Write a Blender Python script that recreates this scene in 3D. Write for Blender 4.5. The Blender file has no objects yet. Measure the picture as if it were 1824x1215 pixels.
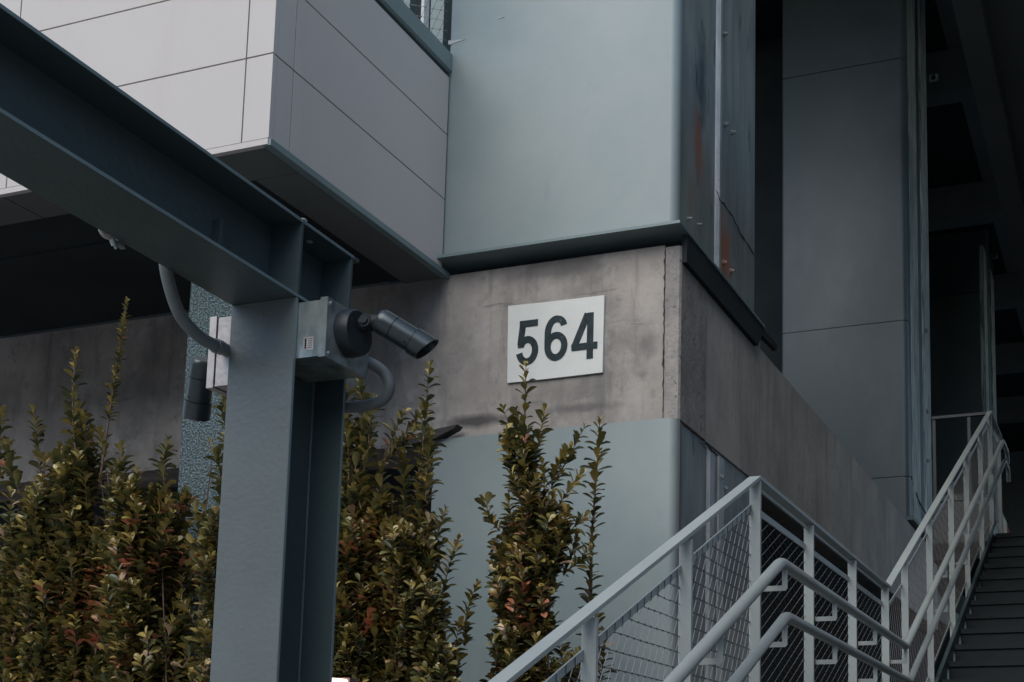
import bpy, bmesh, math, random
from mathutils import Vector, Matrix

scene = bpy.context.scene
# ---------------------------------------------------------------- camera
cam_data = bpy.data.cameras.new('camera')
cam = bpy.data.objects.new('camera', cam_data)
scene.collection.objects.link(cam)
scene.camera = cam
cam_data.sensor_width = 36.0
cam_data.lens = 45.04
cam_data.shift_x = -0.1703
cam_data.shift_y = 0.2786
cam_data.clip_start = 0.05
cam_data.clip_end = 600
R_, U_, F_ = (0.94243244, 0.33422005, 0.0108653), (0.03314696, -0.12570123, 0.99151424), (-0.33274971, 0.93407503, 0.1295433)
cam.matrix_world = Matrix(((R_[0], U_[0], -F_[0], 0.0), (R_[1], U_[1], -F_[1], 0.0), (R_[2], U_[2], -F_[2], 1.6), (0, 0, 0, 1)))
# ---------------------------------------------------------------- world, sun, exposure
SUN_EL, SUN_AZ = 42.0, 184.0          # degrees; azimuth clockwise from +Y: veiled sun behind and left of the viewer
world = bpy.data.worlds.new("World")
scene.world = world
world.use_nodes = True
wn = world.node_tree
sky = wn.nodes.new('ShaderNodeTexSky')
sky.sky_type = 'NISHITA'
sky.sun_disc = False
sky.sun_elevation = math.radians(SUN_EL)
sky.sun_rotation = math.radians(SUN_AZ)
sky.air_density = 1.0
sky.dust_density = 1.0
wn.nodes['Background'].inputs['Strength'].default_value = 0.14
wn.links.new(sky.outputs[0], wn.nodes['Background'].inputs['Color'])
sun_data = bpy.data.lights.new('sun', 'SUN')
sun_data.energy = 1.2
sun_data.angle = math.radians(55)
sun_data.color = (1.0, 0.965, 0.86)
sun = bpy.data.objects.new('sun', sun_data)
scene.collection.objects.link(sun)
az = math.radians(SUN_AZ); el = math.radians(SUN_EL)
sd = Vector((math.sin(az) * math.cos(el), math.cos(az) * math.cos(el), math.sin(el)))
sun.rotation_euler = sd.to_track_quat('Z', 'Y').to_euler()
sun.location = sd * 40
scene.view_settings.view_transform = 'Standard'
scene.view_settings.look = 'None'
scene.view_settings.exposure = 0.62
scene.view_settings.gamma = 1.0
scene.view_settings.use_curve_mapping = False
scene.render.engine = 'CYCLES'
scene.cycles.diffuse_bounces = 6
scene.cycles.max_bounces = 12

C = scene.collection
# ---------------------------------------------------------------- materials
def mat(name, col, rough=0.6, metal=0.0, col2=None, scale=3.0, detail=6.0, stretch=(1, 1, 1), contrast=(0.35, 0.7),
        bump=0.0, bscale=60.0, speck=None, spec=0.5, bdist=0.01, rvar=0.0, spots=(), bstretch=None):
    m = bpy.data.materials.new(name)
    m.use_nodes = True
    nt = m.node_tree
    N, L = nt.nodes, nt.links
    b = N['Principled BSDF']
    b.inputs['Roughness'].default_value = rough
    b.inputs['Metallic'].default_value = metal
    b.inputs['Specular IOR Level'].default_value = spec
    tc = N.new('ShaderNodeTexCoord')
    cur = None
    if col2 is not None:
        mp = N.new('ShaderNodeMapping'); mp.inputs['Scale'].default_value = stretch
        L.new(tc.outputs['Object'], mp.inputs['Vector'])
        nz = N.new('ShaderNodeTexNoise'); nz.inputs['Scale'].default_value = scale
        nz.inputs['Detail'].default_value = detail; nz.inputs['Roughness'].default_value = 0.6
        L.new(mp.outputs[0], nz.inputs['Vector'])
        rp = N.new('ShaderNodeValToRGB')
        rp.color_ramp.elements[0].position = contrast[0]; rp.color_ramp.elements[0].color = (*col, 1)
        rp.color_ramp.elements[1].position = contrast[1]; rp.color_ramp.elements[1].color = (*col2, 1)
        L.new(nz.outputs['Fac'], rp.inputs['Fac'])
        cur = rp.outputs['Color']
        if rvar:
            mr = N.new('ShaderNodeMapRange')
            mr.inputs['To Min'].default_value = rough - rvar; mr.inputs['To Max'].default_value = rough + rvar
            L.new(nz.outputs['Fac'], mr.inputs['Value']); L.new(mr.outputs[0], b.inputs['Roughness'])
    layers = speck if isinstance(speck, list) else ([speck] if speck else [])
    for (sc, lo, hi, ccol, st) in layers:      # stain / speck layers
        mp = N.new('ShaderNodeMapping'); mp.inputs['Scale'].default_value = st
        mp.inputs['Location'].default_value = (sc * .37, sc * .11, sc * .23)
        L.new(tc.outputs['Object'], mp.inputs['Vector'])
        nz = N.new('ShaderNodeTexNoise'); nz.inputs['Scale'].default_value = sc
        nz.inputs['Detail'].default_value = 5; nz.inputs['Roughness'].default_value = 0.65
        L.new(mp.outputs[0], nz.inputs['Vector'])
        rp = N.new('ShaderNodeValToRGB')
        rp.color_ramp.elements[0].position = lo; rp.color_ramp.elements[0].color = (0, 0, 0, 1)
        rp.color_ramp.elements[1].position = hi; rp.color_ramp.elements[1].color = (1, 1, 1, 1)
        L.new(nz.outputs['Fac'], rp.inputs['Fac'])
        mx = N.new('ShaderNodeMix'); mx.data_type = 'RGBA'
        L.new(rp.outputs['Color'], mx.inputs['Factor'])
        if cur is None: mx.inputs['A'].default_value = (*col, 1)
        else: L.new(cur, mx.inputs['A'])
        mx.inputs['B'].default_value = (*ccol, 1)
        cur = mx.outputs['Result']
    for (ctr, rad, ccol, amt, st) in spots:    # localized blotch with ragged edges at a place on the object
        vs = N.new('ShaderNodeVectorMath'); vs.operation = 'SUBTRACT'; vs.inputs[1].default_value = ctr
        L.new(tc.outputs['Object'], vs.inputs[0])
        vm = N.new('ShaderNodeVectorMath'); vm.operation = 'MULTIPLY'; vm.inputs[1].default_value = st
        L.new(vs.outputs[0], vm.inputs[0])
        vl = N.new('ShaderNodeVectorMath'); vl.operation = 'LENGTH'
        L.new(vm.outputs[0], vl.inputs[0])
        nz = N.new('ShaderNodeTexNoise'); nz.inputs['Scale'].default_value = 9; nz.inputs['Detail'].default_value = 6
        L.new(tc.outputs['Object'], nz.inputs['Vector'])
        ad = N.new('ShaderNodeMath'); ad.operation = 'MULTIPLY_ADD'; ad.inputs[1].default_value = rad * 1.4
        L.new(nz.outputs['Fac'], ad.inputs[0]); L.new(vl.outputs['Value'], ad.inputs[2])
        mr = N.new('ShaderNodeMapRange')
        mr.inputs['From Min'].default_value = rad * 1.0; mr.inputs['From Max'].default_value = rad * 1.75
        mr.inputs['To Min'].default_value = amt; mr.inputs['To Max'].default_value = 0.0
        L.new(ad.outputs[0], mr.inputs['Value'])
        mx = N.new('ShaderNodeMix'); mx.data_type = 'RGBA'
        L.new(mr.outputs[0], mx.inputs['Factor'])
        if cur is None: mx.inputs['A'].default_value = (*col, 1)
        else: L.new(cur, mx.inputs['A'])
        mx.inputs['B'].default_value = (*ccol, 1)
        cur = mx.outputs['Result']
    if cur is None: b.inputs['Base Color'].default_value = (*col, 1)
    else: L.new(cur, b.inputs['Base Color'])
    if bump:
        nb = N.new('ShaderNodeTexNoise'); nb.inputs['Scale'].default_value = bscale; nb.inputs['Detail'].default_value = 4
        if bstretch:
            bm_ = N.new('ShaderNodeMapping'); bm_.inputs['Scale'].default_value = bstretch
            L.new(tc.outputs['Object'], bm_.inputs['Vector']); L.new(bm_.outputs[0], nb.inputs['Vector'])
            nb.inputs['Distortion'].default_value = .8
        else: L.new(tc.outputs['Object'], nb.inputs['Vector'])
        bp = N.new('ShaderNodeBump'); bp.inputs['Strength'].default_value = bump; bp.inputs['Distance'].default_value = bdist
        L.new(nb.outputs['Fac'], bp.inputs['Height']); L.new(bp.outputs[0], b.inputs['Normal'])
    return m

S1 = (1, 1, 1)
M = {}
M['col_paint'] = mat('blue_grey_steel_paint', (.175, .232, .240), .42, 0, (.285, .325, .318), .8, 5, S1, (.3, .72), .06, 35,
                     [(40, .70, .74, (.33, .27, .24), S1), (3.2, .62, .8, (.17, .225, .235), (1, 1, .4))], rvar=.07)
M['col_side'] = mat('weathered_steel_side', (.25, .28, .27), .5, 0, (.14, .17, .17), 2.2, 7, (1, 2.5, .6), (.35, .65), .15, 40,
                    [(5, .62, .68, (.05, .075, .085), (1, 2.4, .5)), (14, .70, .74, (.26, .22, .2), S1)], rvar=.1,
                    spots=[((-2.3, 6.60, 5.36), .15, (.32, .12, .07), .8, (1, 1.6, .6)), ((-2.3, 6.66, 5.22), .12, (.26, .15, .11), .6, (1, 1.4, .6)), ((-2.3, 7.08, 4.86), .17, (.34, .14, .085), .9, (1, 1.1, .6)),
                           ((-2.3, 6.5, 4.95), .1, (.27, .2, .15), .6, (1, 1, .5)), ((-2.3, 6.66, 5.75), .2, (.04, .065, .08), .8, (1, 2, .5))])
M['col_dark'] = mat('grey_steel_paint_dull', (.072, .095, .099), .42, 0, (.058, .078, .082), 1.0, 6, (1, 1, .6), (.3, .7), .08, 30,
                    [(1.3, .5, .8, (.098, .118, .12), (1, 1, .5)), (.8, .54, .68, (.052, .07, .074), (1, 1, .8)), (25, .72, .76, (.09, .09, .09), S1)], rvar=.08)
M['scuff'] = mat('bare_filler', (.40, .43, .42), .6, 0, (.30, .34, .335), 30, 5)
M['streaky'] = mat('scraped_bright_edge', (.46, .50, .47), .45, 0, (.10, .14, .14), 7, 8, (4, 4, .35), (.38, .6), .2, 60)
M['seam'] = mat('bare_scraped_steel', (.42, .43, .42), .42, .15, (.25, .29, .3), 18, 6, (1, 1, .2), (.35, .65), .3, 60)
M['rust'] = mat('rusty_edge', (.26, .15, .11), .8, 0, (.14, .12, .12), 20, 5, (1, 1, .4))
M['concrete'] = mat('cast_concrete', (.40, .365, .33), .85, 0, (.20, .186, .172), 1.9, 10, (1, 1, .8), (.36, .64), .35, 22,
                    [(9, .52, .80, (.14, .135, .13), (1, 1, .14)), (2.6, .54, .70, (.40, .378, .36), (1.3, 1.3, 1.2)), (12, .56, .76, (.20, .19, .182), (1, 1, .8)), (85, .66, .72, (.16, .15, .145), S1),
                     (30, .68, .73, (.15, .13, .12), S1), (4.2, .64, .74, (.15, .14, .14), (.35, .35, 2.6))],
                    spots=[((-3.55, 6.3, 3.70), .12, (.06, .055, .055), .9, (.45, 1, 2.4)), ((-2.85, 6.3, 3.72), .1, (.11, .10, .10), .7, (.35, 1, 3)),
                           ((-2.5, 6.3, 4.05), .09, (.12, .11, .11), .6, (1, 1, .8)), ((-3.1, 6.3, 4.55), .12, (.13, .12, .12), .6, (.3, 1, 1.6)),
                           ((-2.3, 8.0, 3.85), .12, (.24, .12, .09), .5, (1, .8, 1))])
M['concrete_side'] = mat('cast_concrete_lightened', (.45, .42, .385), .85, 0, (.30, .28, .26), 1.9, 10, (1, 1, .8), (.36, .64), .35, 22,  # lighter copy of the concrete; light on the side face put into colour
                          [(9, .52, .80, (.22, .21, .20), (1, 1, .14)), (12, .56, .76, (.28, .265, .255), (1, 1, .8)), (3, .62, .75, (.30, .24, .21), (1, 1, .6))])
M['concrete_strip'] = mat('patched_concrete', (.33, .30, .28), .9, 0, (.20, .19, .18), 9, 8, (1, 1, .5), (.35, .65), .6, 35,
                          [(26, .60, .66, (.10, .09, .085), S1), (70, .62, .68, (.15, .13, .12), S1)])
M['white_panel'] = mat('off_white_cladding', (.535, .50, .47), .6, 0, (.51, .475, .445), 1.2, 4, S1, (.3, .7), .05, 90,
                       [(60, .73, .76, (.45, .42, .41), S1), (5, .56, .8, (.50, .455, .42), (1, 1, .15))])
M['joint'] = mat('joint_backing', (.03, .035, .04), .8)
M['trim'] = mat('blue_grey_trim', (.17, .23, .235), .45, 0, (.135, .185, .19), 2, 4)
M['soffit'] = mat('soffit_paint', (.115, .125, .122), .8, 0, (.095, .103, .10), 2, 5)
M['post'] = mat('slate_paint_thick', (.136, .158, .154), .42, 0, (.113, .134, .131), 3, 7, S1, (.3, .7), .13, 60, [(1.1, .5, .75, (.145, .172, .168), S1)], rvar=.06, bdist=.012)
M['beam'] = mat('slate_paint_shaded', (.060, .088, .088), .42, 0, (.048, .072, .073), 2.5, 6, S1, (.3, .7), .18, 45, rvar=.05)  # darker copy of the post paint; shade on web and beam put into colour
M['dark_steel'] = mat('dark_steel', (.038, .05, .056), .5, 0, (.026, .035, .04), 5, 6, S1, (.3, .7), .2, 40)
M['galv'] = mat('galvanised_steel', (.56, .63, .605), .33, .75, (.24, .30, .295), 14, 10, (1, 1, .6), (.36, .66), .15, 30, rvar=.1)
M['galv_pale'] = mat('galvanised_steel_pale', (.62, .58, .55), .45, .35, (.42, .38, .36), 16, 8, S1, (.3, .72), .2, 40)
M['black'] = mat('black_powder_coat', (.020, .026, .029), .42, 0, (.015, .02, .023), 30, 3, S1, (.3, .7), .1, 300, spec=.3)
M['black_sheen'] = mat('charcoal_anodised', (.062, .078, .082), .32, .5, (.05, .065, .07), 30, 3, (1, 1, 1), (.3, .7))
M['lens'] = mat('dark_lens_glass', (.01, .012, .015), .08)
M['hose'] = mat('grey_flex_hose', (.165, .19, .19), .5, 0, (.14, .16, .163), 20, 4)
M['screw'] = mat('bright_screw', (.6, .62, .62), .3, .9)
M['sign_white'] = mat('sign_white_paint', (.68, .695, .66), .6, 0, (.60, .615, .585), 4, 8, S1, (.3, .7), .12, 120, [(45, .70, .74, (.3, .33, .33), S1)])
M['sign_black'] = mat('worn_black_paint', (.010, .022, .027), .6, 0, (.022, .038, .045), 18, 8, S1, (.4, .65), .1, 60, [(38, .60, .72, (.07, .095, .105), (1, 1, .7))], spec=.25)
M['rail'] = mat('rail_paint', (.36, .395, .375), .42, 0, (.30, .335, .325), 4, 6, S1, (.3, .7), .1, 50, [(28, .71, .75, (.16, .19, .2), S1)], rvar=.06)
M['cable'] = mat('stainless_cable', (.62, .56, .53), .3, .6)
M['cable_dark'] = mat('shaded_cable', (.05, .06, .065), .5, .3)  # same cable for the wires that catch less light; shade is in the colour
M['stucco'] = mat('blue_textured_stucco', (.05, .085, .093), .35, 0, (.21, .27, .275), 95, 1, S1, (.42, .64), 1.0, 95, bdist=.03)
M['step'] = mat('stair_plate', (.016, .022, .024), .7, 0, (.012, .017, .019), 3, 5, S1, (.3, .7), .1, 40, spec=.2)
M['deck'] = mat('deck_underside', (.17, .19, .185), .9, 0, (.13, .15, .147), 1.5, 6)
M['dim'] = mat('blocker_dark_grey', (.075, .085, .086), .9, 0, (.06, .07, .072), 2, 6, spec=.1)
M['recess'] = mat('recess_shade_dark', (.035, .042, .045), .9, 0, (.025, .03, .033), 2, 6, spec=.1)  # near-black; the depth of shade is put into the colour
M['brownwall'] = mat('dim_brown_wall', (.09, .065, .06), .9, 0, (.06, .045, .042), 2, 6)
M['asphalt'] = mat('asphalt', (.05, .05, .052), .9, 0, (.035, .035, .037), 8, 8, S1, (.3, .7), .4, 120)
M['pave'] = mat('bounce_pavement_pale', (.36, .35, .33), .85, 0, (.28, .27, .26), 2, 8, S1, (.3, .7), .2, 60)
M['soil'] = mat('soil', (.05, .038, .028), .95, 0, (.03, .022, .017), 14, 8, S1, (.3, .7), .8, 40)
M['stem'] = mat('twig_bark', (.12, .065, .05), .6, 0, (.07, .04, .028), 30, 4)
M['timber'] = mat('weathered_timber', (.06, .055, .055), .8, 0, (.025, .025, .025), 12, 6, (1, 1, 5), (.3, .7), .5, 60)
M['red'] = mat('red_stripe', (.5, .08, .08), .5)
M['pale_teal'] = mat('pale_board', (.5, .62, .58), .5)
LEAFC = [('leaf_dark', (.062, .070, .029)), ('leaf_olive', (.285, .22, .064)), ('leaf_mid', (.148, .135, .046)), ('leaf_gold', (.27, .19, .05)), ('leaf_orange', (.46, .18, .10)), ('leaf_tan', (.42, .28, .17))]
LM = [mat(n, c, .27, 0, tuple(v * 1.35 for v in c), 25, 3, S1, (.35, .7), .1, 90, spec=.6) for n, c in LEAFC]
for m in LM:
    b = m.node_tree.nodes['Principled BSDF']
    nt_ = m.node_tree; tr = nt_.nodes.new('ShaderNodeBsdfTranslucent'); mx_ = nt_.nodes.new('ShaderNodeMixShader')
    src = b.inputs['Base Color'].links[0].from_socket
    nt_.links.new(src, tr.inputs['Color']); mx_.inputs[0].default_value = .12
    nt_.links.new(b.outputs[0], mx_.inputs[1]); nt_.links.new(tr.outputs[0], mx_.inputs[2])
    nt_.links.new(mx_.outputs[0], [n for n in nt_.nodes if n.type == 'OUTPUT_MATERIAL'][0].inputs['Surface'])
def emit(name, col, s):
    m = bpy.data.materials.new(name); m.use_nodes = True
    b = m.node_tree.nodes['Principled BSDF']
    b.inputs['Emission Color'].default_value = (*col, 1); b.inputs['Emission Strength'].default_value = s
    b.inputs['Base Color'].default_value = (.8, .8, .8, 1)
    return m
M['lamp'] = emit('lit_lamp_face', (1.0, .66, .5), 3.0)

# ---------------------------------------------------------------- mesh helpers
def obj(name, bm, m, parent=None, smooth=False, bevel=0):
    if bevel:
        bmesh.ops.bevel(bm, geom=[e for e in bm.edges if e.calc_face_angle(0) > .5], offset=bevel, segments=2, affect='EDGES', profile=.7)
    bmesh.ops.recalc_face_normals(bm, faces=bm.faces)
    me = bpy.data.meshes.new(name)
    bm.to_mesh(me); bm.free()
    for mm in (m if isinstance(m, (list, tuple)) else [m]): me.materials.append(mm)
    if smooth:
        for p in me.polygons: p.use_smooth = True
        if smooth == 'auto':
            me.set_sharp_from_angle(angle=math.radians(35))
    o = bpy.data.objects.new(name, me); C.objects.link(o)
    if parent is not None: o.parent = parent; o.matrix_parent_inverse = parent.matrix_world.inverted()
    return o

def thing(name, label, cat, loc=(0, 0, 0), group=None):
    o = bpy.data.objects.new(name, None); C.objects.link(o)
    o.empty_display_size = .1
    o.matrix_world = Matrix.Translation(loc)
    o.location = loc
    o['label'] = label; o['category'] = cat
    if group: o['group'] = group
    return o
def tag(o, label, cat, group=None):
    o['label'] = label; o['category'] = cat
    if group: o['group'] = group
    return o
def struct(o, kind='structure'):
    o['kind'] = kind
    return o
def box(bm, x0, x1, y0, y1, z0, z1, mtx=None):
    vs = [bm.verts.new((x, y, z)) for z in (z0, z1) for y in (y0, y1) for x in (x0, x1)]
    for f in ((0, 2, 3, 1), (4, 5, 7, 6), (0, 1, 5, 4), (2, 6, 7, 3), (0, 4, 6, 2), (1, 3, 7, 5)):
        bm.faces.new([vs[i] for i in f])
    if mtx is not None: bmesh.ops.transform(bm, matrix=mtx, verts=vs)
    return vs
def B(*a, mtx=None):
    bm = bmesh.new(); box(bm, *a, mtx=mtx); return bm
def prism(bm, pts, axis, a0, a1):
    """extrude a polygon: axis 0 -> pts are (y,z); axis 1 -> (x,z); axis 2 -> (x,y)"""
    def mk(p, a):
        return {0: (a, p[0], p[1]), 1: (p[0], a, p[1]), 2: (p[0], p[1], a)}[axis]
    A = [bm.verts.new(mk(p, a0)) for p in pts]; Bv = [bm.verts.new(mk(p, a1)) for p in pts]
    bm.faces.new(A); bm.faces.new(Bv[::-1])
    for i in range(len(pts)):
        j = (i + 1) % len(pts)
        bm.faces.new((A[i], A[j], Bv[j], Bv[i]))
def tube(bm, pts, r, n=8, caps=True, radii=None):
    pts = [Vector(p) for p in pts]
    rings = []
    up = None
    for i, p in enumerate(pts):
        a = pts[i] - pts[i - 1] if i > 0 else pts[1] - pts[0]
        b = pts[i + 1] - pts[i] if i < len(pts) - 1 else a
        t = (a.normalized() + b.normalized())
        if t.length < 1e-6: t = b
        t.normalize()
        if up is None:
            up = Vector((0, 0, 1)) if abs(t.z) < .9 else Vector((1, 0, 0))
        s = t.cross(up)
        if s.length < 1e-4: s = t.cross(Vector((0, 1, 0)))
        s.normalize(); u = s.cross(t).normalized(); up = u
        rr = radii[i] if radii else r
        rings.append([bm.verts.new(p + (s * math.cos(2 * math.pi * k / n) + u * math.sin(2 * math.pi * k / n)) * rr) for k in range(n)])
    for i in range(len(rings) - 1):
        for k in range(n):
            j = (k + 1) % n
            bm.faces.new((rings[i][k], rings[i][j], rings[i + 1][j], rings[i + 1][k]))
    if caps:
        bm.faces.new(rings[0][::-1]); bm.faces.new(rings[-1])
    return rings
def bez(pts, n=10):
    """Catmull-Rom through pts"""
    P = [Vector(p) for p in pts]
    P = [P[0] * 2 - P[1]] + P + [P[-1] * 2 - P[-2]]
    out = []
    for i in range(1, len(P) - 2):
        for k in range(n):
            t = k / n
            out.append(0.5 * ((2 * P[i]) + (-P[i - 1] + P[i + 1]) * t + (2 * P[i - 1] - 5 * P[i] + 4 * P[i + 1] - P[i + 2]) * t * t + (-P[i - 1] + 3 * P[i] - 3 * P[i + 1] + P[i + 2]) * t ** 3))
    out.append(P[-2])
    return out
def cyl(bm, p0, p1, r, n=24, r2=None):
    tube(bm, [p0, p1], r, n, True, [r, r if r2 is None else r2])

# ================================================================ SETTING
bm = bmesh.new(); s = 300
bm.faces.new([bm.verts.new(v) for v in ((-s, -s, 0), (s, -s, 0), (s, s, 0), (-s, s, 0))])
struct(obj('ground', bm, M['asphalt']))
struct(obj('bounce_pavement', B(-30, 30, -9, 5.9, .004, .012), M['pave']))  # unseen pale ground added to bounce light upward
struct(obj('planter_soil', B(-9.5, -1.35, 4.0, 6.1, .014, .46), M['soil']))
kerb = thing('planter_kerb', 'low concrete kerb edging the shrub planting bed', 'kerb', (-5.4, 3.9, 0))
obj('kerb_face', B(-9.6, -1.2, 3.86, 3.99, .014, .5), M['concrete'], kerb, bevel=.01)
obj('kerb_return', B(-1.34, -1.2, 3.995, 6.1, .014, .5), M['concrete'], kerb, bevel=.01)

# ---- upper deck: dark slab overhead with cross beams, dim enclosure behind
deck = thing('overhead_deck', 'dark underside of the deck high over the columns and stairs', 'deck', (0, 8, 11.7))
obj('slab', B(-14, -2.2, 7.9, 40, 11.75, 12.1), M['recess'], deck)  # darker than its neighbour slab; shade is in the colour
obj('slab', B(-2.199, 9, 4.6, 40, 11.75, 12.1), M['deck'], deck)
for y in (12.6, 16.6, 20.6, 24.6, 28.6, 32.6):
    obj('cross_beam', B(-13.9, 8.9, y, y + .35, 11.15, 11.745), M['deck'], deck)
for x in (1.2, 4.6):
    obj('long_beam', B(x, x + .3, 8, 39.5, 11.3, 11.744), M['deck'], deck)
shade_slab = thing('overhead_blocker', 'dark slab added for shade above the upper stairs', 'blocker', (2.5, 7, 5.7))  # slab added to shade the upper flight from sky and sun
obj('slab', B(-.8, 6, 4.5, 12.5, 5.7, 5.95), M['dim'], shade_slab)
obj('slab_edge', B(-.79, -.65, 4.6, 12.4, 5.6, 5.695), M['dim'], shade_slab)
side_block = thing('side_block_wall', 'unseen wall added right of the stairs to block side light', 'wall', (2.1, 4, 0))  # wall added out of view to darken right-facing sides
obj('wall_face', B(2.6, 2.9, 0.5, 12.5, .014, 5.49), M['concrete_side'], side_block)
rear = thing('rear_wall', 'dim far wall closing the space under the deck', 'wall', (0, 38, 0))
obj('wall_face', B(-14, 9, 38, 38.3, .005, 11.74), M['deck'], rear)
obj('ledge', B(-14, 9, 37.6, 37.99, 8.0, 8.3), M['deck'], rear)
side = thing('side_occluder', 'unseen added pier standing right of the stairs under the deck', 'occluder', (4.8, 10, 0))  # block added out of view to hold light back
obj('occluder_face', B(4.4, 5.2, 8.0, 13.0, .005, 11.1), M['deck'], side)
opp = thing('sky_block_building', 'unseen building added behind the viewer to cut the low sky', 'building', (0, -24, 0))  # added out of view to darken low-angle sky light
obj('sky_block_face', B(-45, 45, -30, -24, .005, 13), M['concrete_strip'], opp)
for _k in range(12):
    for _z in (1.2, 5.0, 9.0):
        obj('sky_block_window', B(-42 + _k * 7, -38 + _k * 7, -24.0, -23.96, _z, _z + 2.2), M['lens'], opp)
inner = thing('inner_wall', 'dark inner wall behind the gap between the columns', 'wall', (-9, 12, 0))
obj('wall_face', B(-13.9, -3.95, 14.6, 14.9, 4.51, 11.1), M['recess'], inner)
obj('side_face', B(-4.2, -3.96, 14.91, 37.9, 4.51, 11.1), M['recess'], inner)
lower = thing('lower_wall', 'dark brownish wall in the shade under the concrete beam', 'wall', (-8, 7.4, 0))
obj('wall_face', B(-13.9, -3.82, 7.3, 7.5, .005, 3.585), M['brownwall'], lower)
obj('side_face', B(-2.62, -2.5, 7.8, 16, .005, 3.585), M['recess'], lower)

# ---- concrete spandrel (front beam and the beam running back beside the stairs)
con = thing('concrete_beam', 'weathered grey concrete beam turning the corner under the steel column', 'beam', (-2.3, 6.3, 3.6))
bm = bmesh.new(); box(bm, -13.5, -2.395, 6.3, 6.75, 3.6, 4.60)
obj('front_face', bm, M['concrete'], con, bevel=.006)
bm = bmesh.new(); prism(bm, [(-2.393, 6.305), (-2.386, 6.296), (-2.306, 6.296), (-2.297, 6.31), (-2.297, 6.74), (-2.393, 6.74)], 2, 3.604, 4.585)
rnd = random.Random(5)
obj('corner_strip', bm, M['concrete_strip'], con)
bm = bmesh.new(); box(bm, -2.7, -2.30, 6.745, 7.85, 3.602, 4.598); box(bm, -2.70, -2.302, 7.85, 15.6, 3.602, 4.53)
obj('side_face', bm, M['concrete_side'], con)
bm = bmesh.new(); prism(bm, [(-13.4, 3.562), (-13.4, 3.6), (-2.40, 3.6), (-2.40, 3.585)], 1, 6.27, 6.33)
obj('bottom_lip', bm, M['concrete_strip'], con)
# crack line beside the corner strip
pts = []
for i in range(40):
    z = 3.66 + i * .0235
    pts.append((-2.3935 + rnd.uniform(-.004, .004), 6.2965, z))
bm = bmesh.new(); tube(bm, pts, .0035, 5, True, [rnd.choice((.001, .0015, .002, .003, .0055)) for _ in pts])
obj('crack', bm, M['joint'], con)
struct(obj('deck_floor', B(-13.5, -2.72, 6.76, 37.9, 4.15, 4.5), M['deck']))

# timber scrap wedged under the beam
bm = bmesh.new()
prism(bm, [(-4.02, 3.60), (-3.86, 3.628), (-3.66, 3.655), (-3.6, 3.66), (-3.62, 3.64), (-3.72, 3.60), (-3.85, 3.575), (-4.0, 3.565)], 1, 6.2, 6.268)
tag(obj('timber_scrap', bm, M['timber']), 'dark weathered timber end poking out at the foot of the concrete beam', 'timber')

# ================================================================ STEEL COLUMNS
def rounded_front(bm, x0, x1, y0, y1, z0, z1, r, n=7):
    pts = [(x0, y1), (x0, y0 + r * .4)]
    for k in range(4):
        a = math.pi + (math.pi / 2) * k / 3
        pts.append((x0 + r * .4 + r * .4 * math.cos(a), y0 + r * .4 + r * .4 * math.sin(a)))
    for k in range(n + 1):
        a = -math.pi / 2 + (math.pi / 2) * k / n
        pts.append((x1 - r + r * math.cos(a), y0 + r + r * math.sin(a)))
    pts.append((x1, y1))
    prism(bm, pts, 2, z0, z1)
def bolt(parent, p, r=.016):
    bm = bmesh.new(); tube(bm, [p, (p[0] + .018, p[1], p[2])], r, 6); box(bm, p[0] + .018, p[0] + .03, p[1] - r * .45, p[1] + r * .45, p[2] - r * .45, p[2] + r * .45)
    return obj('bolt', bm, M['col_side'], parent)
def crackline(parent, pts, name='scratch', r=.004, m='joint'):
    rr = random.Random(len(pts) * 7 + int(pts[0][2] * 100))
    P = [Vector(p) for p in pts]; out = []
    for a, b in zip(P[:-1], P[1:]):
        for k in range(6):
            q = a.lerp(b, k / 6); out.append(q + Vector((0, rr.uniform(-.004, .004), rr.uniform(-.006, .006))))
    out.append(P[-1])
    bm = bmesh.new(); tube(bm, out, r, 5, True, [r * rr.uniform(.35, 1.1) for _ in out])
    return obj(name, bm, M[m], parent)

c1 = thing('steel_column', 'wide pale blue-grey steel column above the house number, with rust on its side', 'column', (-3.04, 7, 4.67))
bm = bmesh.new(); rounded_front(bm, -3.765, -2.306, 6.235, 6.30, 4.675, 11.7, .055)
obj('front_plate', bm, M['col_paint'], c1, smooth='auto')
obj('side_plate', B(-2.45, -2.312, 6.302, 7.75, 4.675, 11.7), M['col_side'], c1)
obj('left_plate', B(-3.762, -3.70, 6.303, 7.75, 4.675, 11.7), M['col_paint'], c1)
obj('rear_plate', B(-3.69, -2.46, 7.65, 7.745, 4.675, 11.7), M['col_side'], c1)
bm = bmesh.new(); prism(bm, [(-2.311, 6.905), (-2.30, 6.912), (-2.285, 6.925), (-2.285, 6.955), (-2.298, 6.975), (-2.311, 6.98)], 2, 4.68, 11.7)
obj('weld_ridge', bm, M['seam'], c1)
obj('cover_strip', B(-2.311, -2.299, 6.985, 7.215, 4.68, 11.7), M['col_side'], c1, bevel=.003)
for p in ((7.01, 6.255), (7.045, 5.68), (7.185, 5.70), (7.03, 4.785), (7.185, 4.795), (6.43, 4.80), (6.6, 4.84)):
    bolt(c1, (-2.299 if p[0] > 6.98 else -2.311, p[0], p[1]), .014 if p[0] > 6.98 else .008)
crackline(c1, [(-2.284, 6.86, 5.16), (-2.284, 6.95, 5.13), (-2.297, 7.05, 5.17), (-2.297, 7.22, 5.165), (-2.308, 7.45, 5.14), (-2.308, 7.75, 5.13)], 'scratch', .0038)
bm = bmesh.new(); prism(bm, [(-3.80, 4.652), (-3.80, 4.668), (-2.258, 4.668), (-2.258, 4.652)], 1, 6.165, 7.82)
obj('base_plate', bm, M['trim'], c1, bevel=.002)
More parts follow.
